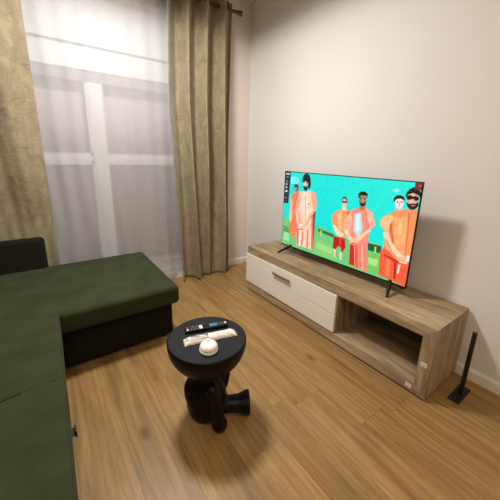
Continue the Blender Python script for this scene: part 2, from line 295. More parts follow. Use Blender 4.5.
def shutter_mat():
    t = NT('outside_shutter'); tc = t.n('ShaderNodeTexCoord'); sp = t.n('ShaderNodeSeparateXYZ'); t.l(tc.outputs['Object'], sp.inputs[0])
    fr = t.math('FRACT', t.math('DIVIDE', sp.outputs[2], .04))
    c = t.ramp(fr, [(.0, rgb(160, 134, 140)), (.12, rgb(238, 204, 208)), (.9, rgb(230, 198, 202))]); t.base(c, .7); return t.m

M = {}
M['wall'] = wall_mat('wall_paint', rgb(220, 217, 213)); M['wall2'] = wall_mat('window_wall_paint', rgb(220, 212, 202))
M['ceil'] = wall_mat('ceiling_paint', rgb(225, 218, 210))
M['floor'] = floor_mat()
M['skirt'] = plain('white_skirting', rgb(224, 218, 208), .45)
M['wood_y'] = wood_mat('grey_oak_lengthwise', 1); M['wood_z'] = wood_mat('grey_oak_upright', 2)
M['wood_in_shade'] = wood_mat('grey_oak_inside_shaded', 1, .50)  # same oak darkened, niche shade painted into the colour
M['white'] = plain('white_lacquer', rgb(235, 230, 222), .4, var=.015)
M['steel'] = plain('brushed_steel', rgb(150, 146, 140), .35, Metallic=.7)
M['black'] = plain('black_plastic', rgb(9, 9, 10), .4, Specular_IOR_Level=.3)
M['blackm'] = plain('matt_black', rgb(15, 14, 15), .60)
M['tabletop'] = plain('charcoal_table_surface', rgb(24, 25, 31), .7, Specular_IOR_Level=.25)
M['resin'] = plain('black_resin', rgb(5, 4, 4), .45, Specular_IOR_Level=.22, var=0, bump=.0)
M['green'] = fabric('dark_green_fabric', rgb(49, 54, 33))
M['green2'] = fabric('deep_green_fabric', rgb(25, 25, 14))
M['velvet'] = velvet('beige_velvet'); M['sheer'] = sheer_mat(); M['glass'] = glass_mat(); M['shutter'] = shutter_mat()
M['pvc'] = plain('white_pvc', rgb(212, 212, 209), .45)
M['pvc_head_shade'] = plain('shaded_pvc', rgb(128, 119, 122), .7)  # shadow of the shutter box put into the head rail's colour
M['pvc_grey'] = plain('grey_gasket', rgb(150, 148, 148), .6)
M['bronze'] = plain('dark_bronze', rgb(92, 78, 52), .35, Metallic=.75)
M['chrome'] = plain('chrome', rgb(200, 196, 188), .15, Metallic=1.0)
M['puck'] = plain('white_plastic', rgb(240, 236, 226), .35)
M['packet'] = plain('white_plastic_film', rgb(226, 222, 212), .25, nscale=90, bump=.8)
M['print'] = plain('grey_print', rgb(96, 98, 98), .5)
M['blue'] = plain('blue_button', rgb(70, 130, 170), .4); M['red'] = plain('red_button', rgb(190, 60, 50), .4)
M['tip'] = plain('reddish_tip', rgb(120, 55, 40), .5)

# ------------------------------------------------------------------ mesh helpers
def box(bm, x0, x1, y0, y1, z0, z1):
    v = [bm.verts.new(p) for p in ((x0,y0,z0),(x1,y0,z0),(x1,y1,z0),(x0,y1,z0),(x0,y0,z1),(x1,y0,z1),(x1,y1,z1),(x0,y1,z1))]
    for f in ((0,3,2,1),(4,5,6,7),(0,1,5,4),(1,2,6,5),(2,3,7,6),(3,0,4,7)): bm.faces.new([v[i] for i in f])
def prism(bm, pts, axis, a, b):
    """extrude polygon (2D pts over the two other axes) along axis from a to b"""
    def P(p, t):
        q = list(p); q.insert(axis, t); return q
    lo = [bm.verts.new(P(p, a)) for p in pts]; hi = [bm.verts.new(P(p, b)) for p in pts]
    n = len(pts); bm.faces.new(lo); bm.faces.new(hi[::-1])
    for i in range(n): bm.faces.new((lo[i], hi[i], hi[(i+1) % n], lo[(i+1) % n]))
    bmesh.ops.recalc_face_normals(bm, faces=bm.faces)
def lathe(bm, prof, c=(0, 0, 0), seg=40, M4=None):
    rings = []
    for r, z in prof:
        if r < 1e-6: rings.append([bm.verts.new((c[0], c[1], c[2]+z))])
        else: rings.append([bm.verts.new((c[0]+r*math.cos(2*math.pi*k/seg), c[1]+r*math.sin(2*math.pi*k/seg), c[2]+z)) for k in range(seg)])
    for A, B in zip(rings[:-1], rings[1:]):
        for k in range(seg):
            a0, a1 = A[k % len(A)], A[(k+1) % len(A)]; b0, b1 = B[k % len(B)], B[(k+1) % len(B)]
            vs = []
            for v in (a0, a1, b1, b0):
                if v not in vs: vs.append(v)
            if len(vs) > 2: bm.faces.new(vs)
    if M4 is not None: bmesh.ops.transform(bm, matrix=M4, verts=[v for R in rings for v in R])
def tube(bm, pts, rad, seg=16, caps=True):
    """tube through points with radius per point"""
    pts = [Vector(p) for p in pts]; rings = []
    if not hasattr(rad, '__len__'): rad = [rad]*len(pts)
    ref = None
    for i, p in enumerate(pts):
        t = (pts[min(i+1, len(pts)-1)] - pts[max(i-1, 0)]).normalized()
        if ref is None: ref = t.orthogonal().normalized()
        ref = (ref - t*ref.dot(t)).normalized(); b = t.cross(ref)
        rings.append([bm.verts.new(p + (ref*math.cos(2*math.pi*k/seg) + b*math.sin(2*math.pi*k/seg))*rad[i]) for k in range(seg)])
    for A, B in zip(rings[:-1], rings[1:]):
        for k in range(seg): bm.faces.new((A[k], A[(k+1) % seg], B[(k+1) % seg], B[k]))
    if caps:
        bm.faces.new(rings[0][::-1]); bm.faces.new(rings[-1])
def ball(bm, c, r, sc3=(1, 1, 1)):
    bmesh.ops.create_uvsphere(bm, u_segments=24, v_segments=16, radius=1,
        matrix=Matrix.Translation(c) @ Matrix.Diagonal((r*sc3[0], r*sc3[1], r*sc3[2], 1)))
def catmull(pts, n=8):
    P = [Vector(p) for p in pts]; P = [2*P[0]-P[1]] + P + [2*P[-1]-P[-2]]; out = []
    for i in range(1, len(P)-2):
        for k in range(n):
            t = k/n; a, b, c, d = P[i-1:i+3]
            out.append(.5*((2*b)+(c-a)*t+(2*a-5*b+4*c-d)*t*t+(-a+3*b-3*c+d)*t**3))
    out.append(P[-2]); return out
def link(name, bm, mat, parent=None, smooth=False, bevel=0, seg=2, loc=None):
    me = bpy.data.meshes.new(name); bmesh.ops.recalc_face_normals(bm, faces=bm.faces); bm.to_mesh(me); bm.free()
    o = bpy.data.objects.new(name, me); COL.objects.link(o)
    for m in (mat if isinstance(mat, (list, tuple)) else [mat]): me.materials.append(m)
    if smooth: me.polygons.foreach_set('use_smooth', [True]*len(me.polygons))
    if bevel:
        b = o.modifiers.new('bevel', 'BEVEL'); b.width = bevel; b.segments = seg; b.limit_method = 'ANGLE'; b.angle_limit = math.radians(40)
        if seg > 2: me.polygons.foreach_set('use_smooth', [True]*len(me.polygons)); w = o.modifiers.new('wn', 'WEIGHTED_NORMAL'); w.keep_sharp = True
    if parent is not None:
        o.parent = parent; o.matrix_parent_inverse = Matrix.Translation(parent.location).inverted() if parent.type == 'EMPTY' else Matrix()
    return o
def bx(name, mat, parent, x0, x1, y0, y1, z0, z1, bevel=0, seg=2):
    bm = bmesh.new(); box(bm, x0, x1, y0, y1, z0, z1); return link(name, bm, mat, parent, bevel=bevel, seg=seg)
def thing(name, label, cat, loc, group=None):
    o = bpy.data.objects.new(name, None); COL.objects.link(o); o.location = loc; o.empty_display_size = .1
    tag(o, label, cat, group); return o
def tag(o, label, cat, group=None):
    o['label'] = label; o['category'] = cat
    if group: o['group'] = group
def struct(o): o['kind'] = 'structure'; return o

# ------------------------------------------------------------------ room shell
XL, YB, ZC = -3.25, -4.6, 2.72
struct(bx('floor', M['floor'], None, XL, 0, YB, .02, -.08, 0))
struct(bx('ceiling', M['ceil'], None, XL, 0, YB, 0, ZC, ZC+.1))
struct(bx('wall_right', M['wall'], None, 0, .15, YB-.15, .30, -.08, ZC+.1))
struct(bx('wall_left', M['wall2'], None, XL-.15, XL, YB-.15, .30, -.08, ZC+.1))
struct(bx('wall_back', M['wall2'], None, XL, 0, YB-.15, YB, -.08, ZC+.1))
WX0, WX1, WZ0, WZ1 = -2.55, -.55, .10, 2.40
bm = bmesh.new()
box(bm, XL, WX0, 0, .28, -.08, ZC+.1); box(bm, WX1, 0, 0, .28, -.08, ZC+.1)
box(bm, WX0, WX1, 0, .28, -.08, WZ0); box(bm, WX0, WX1, 0, .28, WZ1, ZC+.1)
struct(link('wall_window', bm, M['wall2']))
def skirting(name, pts, axis, a, b):
    bm = bmesh.new(); prism(bm, pts, axis, a, b); struct(link(name, bm, M['skirt']))
pr = [(0, 0), (-.015, 0), (-.015, .055), (-.009, .066), (-.004, .070), (0, .070)]
skirting('baseboard_right', pr, 1, YB, -.015)
skirting('baseboard_window', pr, 0, XL, 0)   # profile over (y,z)
skirting('baseboard_left', [(XL-p[0], p[1]) for p in pr], 1, YB, -.015)

# window: white pvc frame, mullion, transom, four panes, closed shutter outside
win = bpy.data.objects.new('window_1', None); COL.objects.link(win); win.location = (-1.24, .12, WZ0); win['kind'] = 'structure'
def wbox(name, mat, x0, x1, y0, y1, z0, z1, b=.004): return bx(name, mat, win, x0, x1, y0, y1, z0, z1, bevel=b)
Y0, Y1 = .09, .15
bm = bmesh.new()
box(bm, WX0, WX1, Y0-.03, Y1, 1.875, 2.036); box(bm, WX0, WX1, Y0-.03, Y1, 2.058, WZ1); box(bm, WX0, WX1, Y0, Y1, 2.036, 2.058)
link('shutter_box', bm, M['pvc'], win, bevel=.003)
wbox('box_seam', M['pvc_grey'], WX0, WX1, Y0-.004, Y0-.0001, 2.036, 2.058, 0)
bm = bmesh.new()
box(bm, WX0, -2.48, Y0, Y1, WZ0, 1.875); box(bm, -.62, WX1, Y0, Y1, WZ0, 1.875); box(bm, WX0, WX1, Y0, Y1, WZ0, .17)
link('outer_frame', bm, M['pvc'], win)
wbox('mullion', M['pvc'], -1.545, -1.43, Y0-.015, Y1, .17, 1.80)
wbox('head_rail', M['pvc_head_shade'], -2.48, -.62, Y0-.017, Y1, 1.792, 1.875)
for x0, x1 in ((-2.48, -1.545), (-1.43, -.62)):
    for z0, z1 in ((.17, 1.185), (1.215, 1.805)):
        bm = bmesh.new(); w = .045; tp = .008 if z1 > 1.5 else .03; lo = .05 if z0 < 1 else .03
        wl = .06 if x0 < -1.5 else .0
        box(bm, x0, x0+wl+.002, Y0-.008, Y1, z0, z1); box(bm, x1-.012, x1, Y0-.008, Y1, z0, z1)
        box(bm, x0, x1, Y0-.008, Y1, z0, z0+lo); box(bm, x0, x1, Y0-.008, Y1, z1-tp, z1)
        s = link('sash', bm, M['pvc'], win)
        g = bmesh.new(); box(g, x0+wl+.001, x1-.011, .118, .122, z0+lo-.002, z1-tp+.002)
        pn = link('pane', g, M['glass'], s)
        bm = bmesh.new()
        a, b_, c_, d_ = x0+wl, x1-.012, z0+lo, z1-tp
        for q in ((a, a+.006, c_, d_), (b_-.006, b_, c_, d_), (a, b_, c_, c_+.006), (a, b_, d_-.006, d_)):
            box(bm, q[0], q[1], Y0-.010, Y0-.0085, q[2], q[3])
        link('gasket', bm, M['pvc_grey'], s)
wbox('transom', M['pvc'], -2.48, -.62, Y0-.010, Y1, 1.18, 1.22)
wbox('roller_shutter', M['shutter'], WX0, WX1, .19, .21, WZ0, WZ1, 0)

# ------------------------------------------------------------------ curtains
def lerp(tab, z):
    for (z0, a), (z1, b) in zip(tab[:-1], tab[1:]):
        if z0 <= z <= z1: return a + (b-a)*(z-z0)/(z1-z0)
    return tab[0][1] if z < tab[0][0] else tab[-1][1]
def cloth(name, zt, zb, left, right, y0, amp, nfold, phase, mat, nu=220, nv=110, thick=.003, flare=0, skew=.35, seed=0, squeeze=0):
    rnd = random.Random(seed); ph = [rnd.uniform(0, 6.28) for _ in range(8)]
    bm = bmesh.new(); rows = []
    for j in range(nv+1):
        z = zt + (zb-zt)*j/nv; k = (zt-z)/(zt-zb); xl, xr = lerp(left, z), lerp(right, z); row = []
        for i in range(nu+1):
            u = i/nu
            uu = u + .018*k*math.sin(3*u*math.pi+ph[0]+2*k)
            a = 2*math.pi*nfold*uu + phase
            lowf = min(1, max(0, (k-.55)/.45))
            w = math.sin(a + skew*math.sin(a))
            w = w*(1-.35*lowf) + lowf*.45*math.sin(a*.5+ph[1])
            sq = min(1, max(0, (squeeze+.35-z)/.35)) if squeeze else 0
            am = (1-.68*sq)*amp*(1 + .15*math.sin(5*k+ph[2]+3*u))
            y = y0 + .040*sq - am*w - lowf*flare*abs(math.sin(math.pi*u))**.5
            fine = lowf*lowf*(.018*math.sin(17*u+5*k+ph[5])+.010*math.sin(37*u-9*k+ph[6])) + .004*math.sin(23*u+9*k+ph[3])*k + .003*math.sin(61*u-14*k+ph[4])*k
            x = xl + (xr-xl)*u + .25*am*math.cos(a)*(.4+.6*k)*min(1, u*8, (1-u)*8)
            row.append(bm.verts.new((x, y+fine, z)))
        rows.append(row)
    for j in range(nv):
        for i in range(nu): bm.faces.new((rows[j][i], rows[j][i+1], rows[j+1][i+1], rows[j+1][i]))
    o = link(name, bm, mat, None, smooth=True)
    if thick:
        s = o.modifiers.new('solid', 'SOLIDIFY'); s.thickness = thick
    return o
ZR = 2.545; YR = -.12
def grommets(cur, xs):
    for x in xs:
        bm = bmesh.new(); R, r = .031, .0065; n, m = 28, 10; ring = []
        for i in range(n):
            a = 2*math.pi*i/n
            ring.append([bm.verts.new((x + .3*r*math.cos(b*0) + r*math.sin(b), YR + (R+r*math.cos(b))*math.cos(a), ZR + (R+r*math.cos(b))*math.sin(a))) for b in [2*math.pi*k/m for k in range(m)]])
        for i in range(n):
            for k in range(m): bm.faces.new((ring[i][k], ring[i][(k+1) % m], ring[(i+1) % n][(k+1) % m], ring[(i+1) % n][k]))
        g = link('grommet', bm, M['chrome'], cur, smooth=True); g['label'] = 'shiny metal eyelet'
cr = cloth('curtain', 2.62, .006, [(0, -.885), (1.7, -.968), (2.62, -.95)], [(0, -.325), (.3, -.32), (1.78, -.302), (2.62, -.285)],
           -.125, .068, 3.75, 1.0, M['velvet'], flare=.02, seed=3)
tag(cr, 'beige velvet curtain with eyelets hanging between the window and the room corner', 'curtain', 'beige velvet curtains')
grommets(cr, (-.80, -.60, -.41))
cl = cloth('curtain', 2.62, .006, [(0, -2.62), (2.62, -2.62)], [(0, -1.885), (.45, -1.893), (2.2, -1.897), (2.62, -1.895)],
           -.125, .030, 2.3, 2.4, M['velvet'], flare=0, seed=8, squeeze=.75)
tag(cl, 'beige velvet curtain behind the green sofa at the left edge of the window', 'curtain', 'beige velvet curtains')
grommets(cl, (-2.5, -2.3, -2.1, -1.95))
sh = cloth('sheer_curtain', 2.56, .012, [(0, -1.90), (2.6, -1.985)], [(0, -.80), (2.6, -.80)], -.032, .0055, 8.5, .3, M['sheer'], nu=380, nv=60, thick=0, seed=5, skew=.1)
tag(sh, 'white sheer net curtain covering the window between the velvet curtains', 'sheer curtain')

rod = thing('curtain_rod', 'bronze curtain rod with flared end holding the velvet curtains', 'curtain rod', (-1.4, YR, ZR))
bm = bmesh.new(); tube(bm, [(-2.75, YR, ZR), (-.285, YR, ZR)], .0125, 20); link('pole', bm, M['bronze'], rod, smooth=True, bevel=.001)
bm = bmesh.new(); lathe(bm, [(0, 0), (.014, 0), (.016, .01), (.014, .018), (.016, .03), (.024, .078), (.025, .085), (.021, .088), (0, .084)], seg=28,
      M4=Matrix.Translation((-.29, YR, ZR)) @ Matrix.Rotation(math.pi/2, 4, 'Y'))
f = link('finial', bm, M['bronze'], rod, smooth=True); f['label'] = 'flared bronze end cap'
for x in (-.35, -1.40, -2.68):
    bm = bmesh.new(); tube(bm, [(x, -.001, ZR+.055), (x, YR, ZR+.055)], .008, 12); tube(bm, [(x, YR, ZR+.055), (x, YR, ZR+.0125)], .008, 12)
    br = link('bracket', bm, M['bronze'], rod, smooth=True)
    bm = bmesh.new(); lathe(bm, [(0, 0), (.032, 0), (.032, .006), (.026, .012), (0, .012)], seg=28, M4=Matrix.Translation((x, 0, ZR+.055)) @ Matrix.Rotation(math.pi/2, 4, 'X'))
    link('wall_plate', bm, M['white'], br, smooth=True)
bm = bmesh.new(); tube(bm, [(-2.7, -.032, 2.56), (-.5, -.032, 2.56)], .006, 12); link('sheer_rail', bm, M['white'], rod, smooth=True)

# ------------------------------------------------------------------ TV cabinet
GX = -.016; CX = -.418; YLC, YRC, HC = -.622, -2.280, .436
TT, TS, TB = .068, .064, .068
cab = thing('tv_cabinet', 'low grey oak television cabinet with white drawer and open niche', 'tv cabinet', (-.217, -1.45, 0))
Z0 = .012
bm = bmesh.new(); prism(bm, [(YLC, HC), (YRC, HC), (YRC+TS, HC-TT), (YLC, HC-TT)], 0, CX, GX); link('top_panel', bm, M['wood_y'], cab, bevel=.0012)
bm = bmesh.new(); prism(bm, [(YRC, HC), (YRC, Z0), (YRC+TS, Z0+TB), (YRC+TS, HC-TT)], 0, CX, GX); link('side_panel', bm, M['wood_z'], cab, bevel=.0012)
bm = bmesh.new(); prism(bm, [(YRC, Z0), (YLC, Z0), (YLC, Z0+TB), (YRC+TS, Z0+TB)], 0, CX, GX); link('bottom_panel', bm, M['wood_y'], cab, bevel=.0012)
bx('side_panel', M['wood_z'], cab, CX+.02, GX, YLC-.02, YLC, Z0+TB, HC-TT)
bx('divider', M['wood_z'], cab, CX+.019, GX-.004, -1.672, -1.656, Z0+TB, HC-TT)
bx('back_panel', M['wood_in_shade'], cab, GX-.006, GX-.001, YRC+TS, YLC-.02, Z0+TB, HC-TT)
for x, y in ((CX+.05, -.70), (CX+.05, -2.2), (GX-.05, -.70), (GX-.05, -2.2)):
    bx('foot', M['black'], cab, x-.02, x+.02, y-.02, y+.02, 0, Z0)
dr = bx('drawer', M['white'], cab, CX-.001, CX+.018, -1.664, YLC+.012, .086, HC-TT-.003)
# groove: two raised fields on the drawer front
dr_m = dr.data; bm = bmesh.new()
for z0, z1 in ((.086, .2165), (.2215, HC-TT-.003)): box(bm, CX-.008, CX+.010, -1.664, YLC+.012, z0, z1)
box(bm, CX+.002, CX+.018, -1.660, YLC+.008, .088, HC-TT-.006)
bm.to_mesh(dr_m); bm.free()
bv = dr.modifiers.new('bevel', 'BEVEL'); bv.width = .0018; bv.segments = 2
bm = bmesh.new(); box(bm, CX-.030, CX-.022, -1.228, -1.020, .297, .315); box(bm, CX-.024, CX-.007, -1.215, -1.205, .300, .312); box(bm, CX-.024, CX-.007, -1.043, -1.033, .300, .312)
hd = link('handle', bm, M['steel'], dr, bevel=.001); hd.matrix_parent_inverse = Matrix()
hd['label'] = 'brushed metal bar handle'
def sticker(y, z):
    bm = bmesh.new(); box(bm, CX-.0009, CX-.0001, y-.015, y+.015, z-.013, z+.013)
    s = link('sticker', bm, M['white'], cab); s['label'] = 'small white sticker with grey symbol'
    bm = bmesh.new()
    for a, b, c, d in ((-.010, .010, -.010, -.008), (-.010, -.008, -.010, .008), (.008, .010, -.010, .008), (-.010, -.003, .006, .008), (.003, .010, .006, .008), (-.001, .001, -.004, .007), (-.004, .004, -.004, -.002)):
        box(bm, CX-.0013, CX-.001, y+a, y+b, z+c, z+d)
    q = link('sticker_symbol', bm, M['print'], s); q.matrix_parent_inverse = Matrix()
sticker(-2.246, .213); sticker(-2.190, .044)

# ------------------------------------------------------------------ television
TX, TY, TROT, TW, TH = -.2275, -1.4421, .0234, 1.115, .645
TZ = HC + .0612
tv = thing('television', 'flat screen television on two thin feet showing men in orange clothes', 'television', (TX, TY, HC))
tv.rotation_euler = (0, 0, TROT)
def tvp(o):
    o.parent = tv; o.matrix_parent_inverse = Matrix(); return o
def T(u, z): return (-.5*TW + u*TW)   # helper
# local frame: +x = away from viewer, screen in local y/z; viewer's right is -y
zb = .0612
bm = bmesh.new(); box(bm, 0, .012, -TW/2, TW/2, zb, zb+TH)
o = link('bezel', bm, M['black'], None, bevel=.002); tvp(o)
bm = bmesh.new(); prism(bm, [(.012, zb+.02), (.012, zb+TH-.012), (.028, zb+TH-.03), (.034, zb+TH*.55), (.070, zb+TH*.42), (.072, zb+.06), (.05, zb+.02)], 1, -TW/2+.03, TW/2-.03)
tvp(link('rear_housing', bm, M['blackm'], None, bevel=.004))
def screen():
    NX, NZ = 420, 236; bz = .006; bzb = .012
    W = TW-2*bz; H = TH-bz-bzb; SS = 1
    us = (bz+W*np.arange(NX)/(NX-1))/TW; vs = (bzb+H*np.arange(NZ)/(NZ-1))/TH
    U, V = np.meshgrid(us, vs)
    img = np.zeros((NZ, NX, 3)); 
    img[..., 0] = .02+.10*np.clip(1-np.hypot((U-.80)*1.6, V-.8)*1.5, 0, 1); img[..., 1] = .86+.05*U; img[..., 2] = .84
    def cover(pts):
        acc = np.zeros(U.shape); du = (us[1]-us[0])/3; dv = (vs[1]-vs[0])/3
        for a in (-1, 0, 1):
            for b in (-1, 0, 1):
                x, y = U+a*du, V+b*dv; ins = np.zeros(U.shape, bool); n = len(pts)
                for i in range(n):
                    x0, y0 = pts[i]; x1, y1 = pts[(i+1) % n]
                    if y0 == y1: continue
                    cnd = (y0 > y) != (y1 > y); ins ^= cnd & (x < (x1-x0)*(y-y0)/(y1-y0)+x0)
                acc += ins
        return acc/9
    for col, pts in SCREEN:
        a = cover(pts)[..., None]; img = img*(1-a)+np.array(col)*a
    st_ = np.sin(U*260+6*np.sin(V*9+U*40))*.5+np.sin(U*610+9*np.sin(V*7))*.5
    og = ((img[..., 0] > .8) & (img[..., 2] < .8))[..., None]
    img = np.where(og, img*(1+.09*st_[..., None]*np.array([.4, 1, 1.2])), img)
    rs = np.random.RandomState(2); n = rs.rand(NZ//6+2, NX//6+2)
    yy = np.linspace(0, NZ//6, NZ); xx = np.linspace(0, NX//6, NX); yi = yy.astype(int); xi = xx.astype(int); fy = (yy-yi)[:, None]; fx = (xx-xi)[None]
    nn = n[yi][:, xi]*(1-fy)*(1-fx)+n[yi+1][:, xi]*fy*(1-fx)+n[yi][:, xi+1]*(1-fy)*fx+n[yi+1][:, xi+1]*fy*fx
    img = np.clip(img*(.975+.05*nn[..., None]), 0, 1)
    lin_ = np.where(img <= .04045, img/12.92, ((img+.055)/1.055)**2.4)
    co = np.stack([np.full(U.shape, -.0012), TW/2-U*TW, zb+V*TH], -1).reshape(-1, 3)
    idx = np.arange(NX*NZ).reshape(NZ, NX)
    fc = np.stack([idx[:-1, :-1], idx[1:, :-1], idx[1:, 1:], idx[:-1, 1:]], -1).reshape(-1, 4)
    me = bpy.data.meshes.new('screen'); me.vertices.add(len(co)); me.vertices.foreach_set('co', co.ravel())
    me.loops.add(fc.size); me.loops.foreach_set('vertex_index', fc.ravel()); me.polygons.add(len(fc)); me.polygons.foreach_set('loop_start', np.arange(len(fc))*4)
    me.update(calc_edges=True); me.validate()
    ca = me.color_attributes.new('picture', 'FLOAT_COLOR', 'POINT')
    ca.data.foreach_set('color', np.concatenate([lin_.reshape(-1, 3), np.ones((NX*NZ, 1))], 1).astype(np.float32).ravel())
    o = bpy.data.objects.new('screen', me); COL.objects.link(o)
    t = NT('lit_screen'); at = t.n('ShaderNodeAttribute'); at.attribute_name = 'picture'
    t.base((.01, .01, .01, 1), .25); t.l(at.outputs['Color'], t.b.inputs['Emission Color']); t.b.inputs['Emission Strength'].default_value = 1.1
    me.materials.append(t.m); tvp(o); o['label'] = 'lit screen with six men in orange on turquoise'
screen()
for y, y2 in ((.425, .505), (-.452, -.494)):
    bm = bmesh.new()
    for (x0, y0, z0, x1, y1, z1, w) in ((.018, y, .085, -.088, y2, .009, .009), (.018, y, .085, .115, y2, .009, .009)):
        tube(bm, [(x0, y0, z0), (x0+(x1-x0)*.5, y0+(y1-y0)*.5, z0+(z1-z0)*.5), (x1, y1, z1)], [.015, .012, .008], 8)
    tvp(link('foot', bm, M['black'], None, bevel=.001))

# ------------------------------------------------------------------ sofa
sofa = thing('corner_sofa', 'dark green fabric corner sofa with wide chaise end by the window', 'sofa', (-2.3, -1.4, 0))
def cushion(name, x0, x1, y0, y1, z0, z1, r=.03, mat='green', puff=.006, cuts=14):
    bm = bmesh.new(); box(bm, x0, x1, y0, y1, z0, z1)
    o = link(name, bm, M[mat], sofa, bevel=r, seg=5)
    return o
ZS = .405
cushion('chaise_cushion', -2.92, -1.268, -1.035, -.170, .275, ZS, .028)
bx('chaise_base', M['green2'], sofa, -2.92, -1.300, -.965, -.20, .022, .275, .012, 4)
cushion('seat_cushion', -2.92, -1.948, -1.592, -.925, .290, ZS+.008, .016)
cushion('seat_cushion', -2.92, -1.946, -2.95, -1.55, .288, ZS+.0045, .016)
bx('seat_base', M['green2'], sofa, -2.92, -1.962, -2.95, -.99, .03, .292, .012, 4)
for o_ in sofa.children:
    if o_.name.startswith('seat_'):
        for v_ in o_.data.vertices:
            if v_.co.x > -2.2: v_.co.x += (v_.co.y+.95)*.022
bm = bmesh.new(); prism(bm, [(-2.88, -1.604), (-2.20, -1.603), (-2.093, -1.592), (-2.20, -1.590), (-2.88, -1.590)], 2, ZS+.003, ZS+.0075)  # black strip laid on for the shade in the cushion gap
q = link('seam_shade_strip', bm, M['blackm'], sofa); q['label'] = 'dark strip standing in for the shade between the seat cushions'
# backrest beside the window and along the left
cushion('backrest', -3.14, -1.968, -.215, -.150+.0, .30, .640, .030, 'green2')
cushion('backrest', -3.14, -2.90, -2.95, -.216, .10, .78, .05)
for x, y in ((-1.36, -.93), (-1.36, -.24), (-2.0, -.93), (-2.02, -2.8), (-2.85, -2.8), (-2.85, -.3)):
    bm = bmesh.new(); lathe(bm, [(0, 0), (.018, 0), (.022, .024), (0, .024)], (x, y, 0), 16); link('foot', bm, M['black'], sofa)
bm = bmesh.new(); box(bm, -1.985, -1.950, -1.745, -1.710, .275, .282); box(bm, -1.956, -1.949, -1.745, -1.710, .265, .292)
lp = link('pull_loop', bm, M['blackm'], sofa, bevel=.002); lp['label'] = 'small black pull tab'

# ------------------------------------------------------------------ sculpted side table
CT = (-1.397, -1.682); RT, HT = .184, .43
tb = thing('side_table', 'black side table shaped as a seated figure under a bowl top', 'side table', (CT[0], CT[1], 0))
prof = [(0, HT), (RT-.006, HT), (RT, HT-.005), (RT, HT-.012)]
for k in range(1, 13):
    a = math.radians(7*k); prof.append((RT*math.cos(a)*1.0, HT-.012-(.168)*math.sin(a)))
prof.append((0, HT-.182))
bm = bmesh.new(); lathe(bm, prof, (CT[0], CT[1], 0), 64)
for f_ in bm.faces: f_.material_index = 0
o = link('bowl_top', bm, [M['resin'], M['tabletop']], tb, smooth=True)
for p_ in o.data.polygons:
    if p_.center.z > HT-.0005: p_.material_index = 1; p_.use_smooth = False
F_ = Vector((.86, -.50, 0)).normalized(); R_ = Vector((-.50, -.86, 0)).normalized()   # figure's facing and its side nearest the viewer
def fp(a, b, z): return Vector((CT[0], CT[1], 0)) + F_*a + R_*b + Vector((0, 0, z))
bm = bmesh.new()
prof = [(0, 0), (.06, 0), (.088, .02), (.100, .06), (.100, .10), (.090, .15), (.072, .20), (.058, .24), (.055, .30), (0, .30)]
c0 = fp(-.005, .0, 0); lathe(bm, prof, (c0.x, c0.y, 0), 36)
# near leg: knee raised, shin down to the floor in front
tube(bm, catmull([fp(.01, .03, .10), fp(.02, .085, .200), fp(.03, .098, .215), fp(.045, .108, .14), fp(.055, .108, .045)], 6), [.032]*6+[.031]*6+[.028]*6+[.030]*6+[.036], 18)
ball(bm, fp(.028, .095, .208), .030); ball(bm, fp(.058, .108, .037), .037, (1, 1, .95))
# outstretched leg with flared foot
tube(bm, [fp(.02, .03, .070), fp(.10, .028, .068), fp(.15, .026, .066), fp(.198, .022, .066), fp(.205, .022, .066)], [.048, .040, .044, .060, .057], 24)
# arms
tube(bm, catmull([fp(.0, -.05, .25), fp(.045, -.075, .245), fp(.082, -.06, .205), fp(.07, -.03, .13)], 5), .030, 14)
tube(bm, catmull([fp(-.04, .03, .24), fp(-.078, .045, .215), fp(-.082, .05, .16), fp(-.06, .06, .10)], 5), .026, 14)
fig = link('seated_figure', bm, M['resin'], tb, smooth=True)
fig['label'] = 'seated body with bent knee and flared feet'
rm = fig.modifiers.new('remesh', 'REMESH'); rm.mode = 'VOXEL'; rm.voxel_size = .005; rm.use_smooth_shade = True
sm = fig.modifiers.new('smooth', 'SMOOTH'); sm.iterations = 6; sm.factor = .5

# things on the table
def onT(x, y): return Vector((x, y, HT))
# remote control
def oriented(o, loc, ang): o.location = loc; o.rotation_euler = (0, 0, ang)
rc = thing('remote_control', 'slim black remote control with white and blue buttons behind the packet', 'remote control', (0, 0, 0))
bm = bmesh.new(); box(bm, -.105, .105, -.019, .019, .0006, .017); o = link('body', bm, M['black'], None, bevel=.005, seg=4); o.parent = rc
def btn(x, y, w, h, m, nm='button'):
    bm = bmesh.new(); box(bm, x-w/2, x+w/2, y-h/2, y+h/2, .0165, .0185); q = link(nm, bm, M[m], None, bevel=.0006); q.parent = rc
btn(-.092, .006, .010, .010, 'red'); btn(-.092, -.010, .010, .008, 'white'); btn(.035, .0, .040, .022, 'blue'); btn(.035, .004, .026, .005, 'white')
btn(-.028, .006, .016, .012, 'white'); btn(-.028, -.009, .016, .012, 'white'); btn(.095, .0, .008, .014, 'white')
for i in range(4):
    for j in range(3): btn(-.075+.011*i, -.012+.012*j, .006, .007, 'print')
for i in range(3):
    for j in range(2): btn(.065+.010*i, -.007+.012*j, .006, .007, 'print')
PK = []
rc_a = math.atan2(-.0666, .2)
oriented(rc, (-1.369, -1.620, HT), -.26)
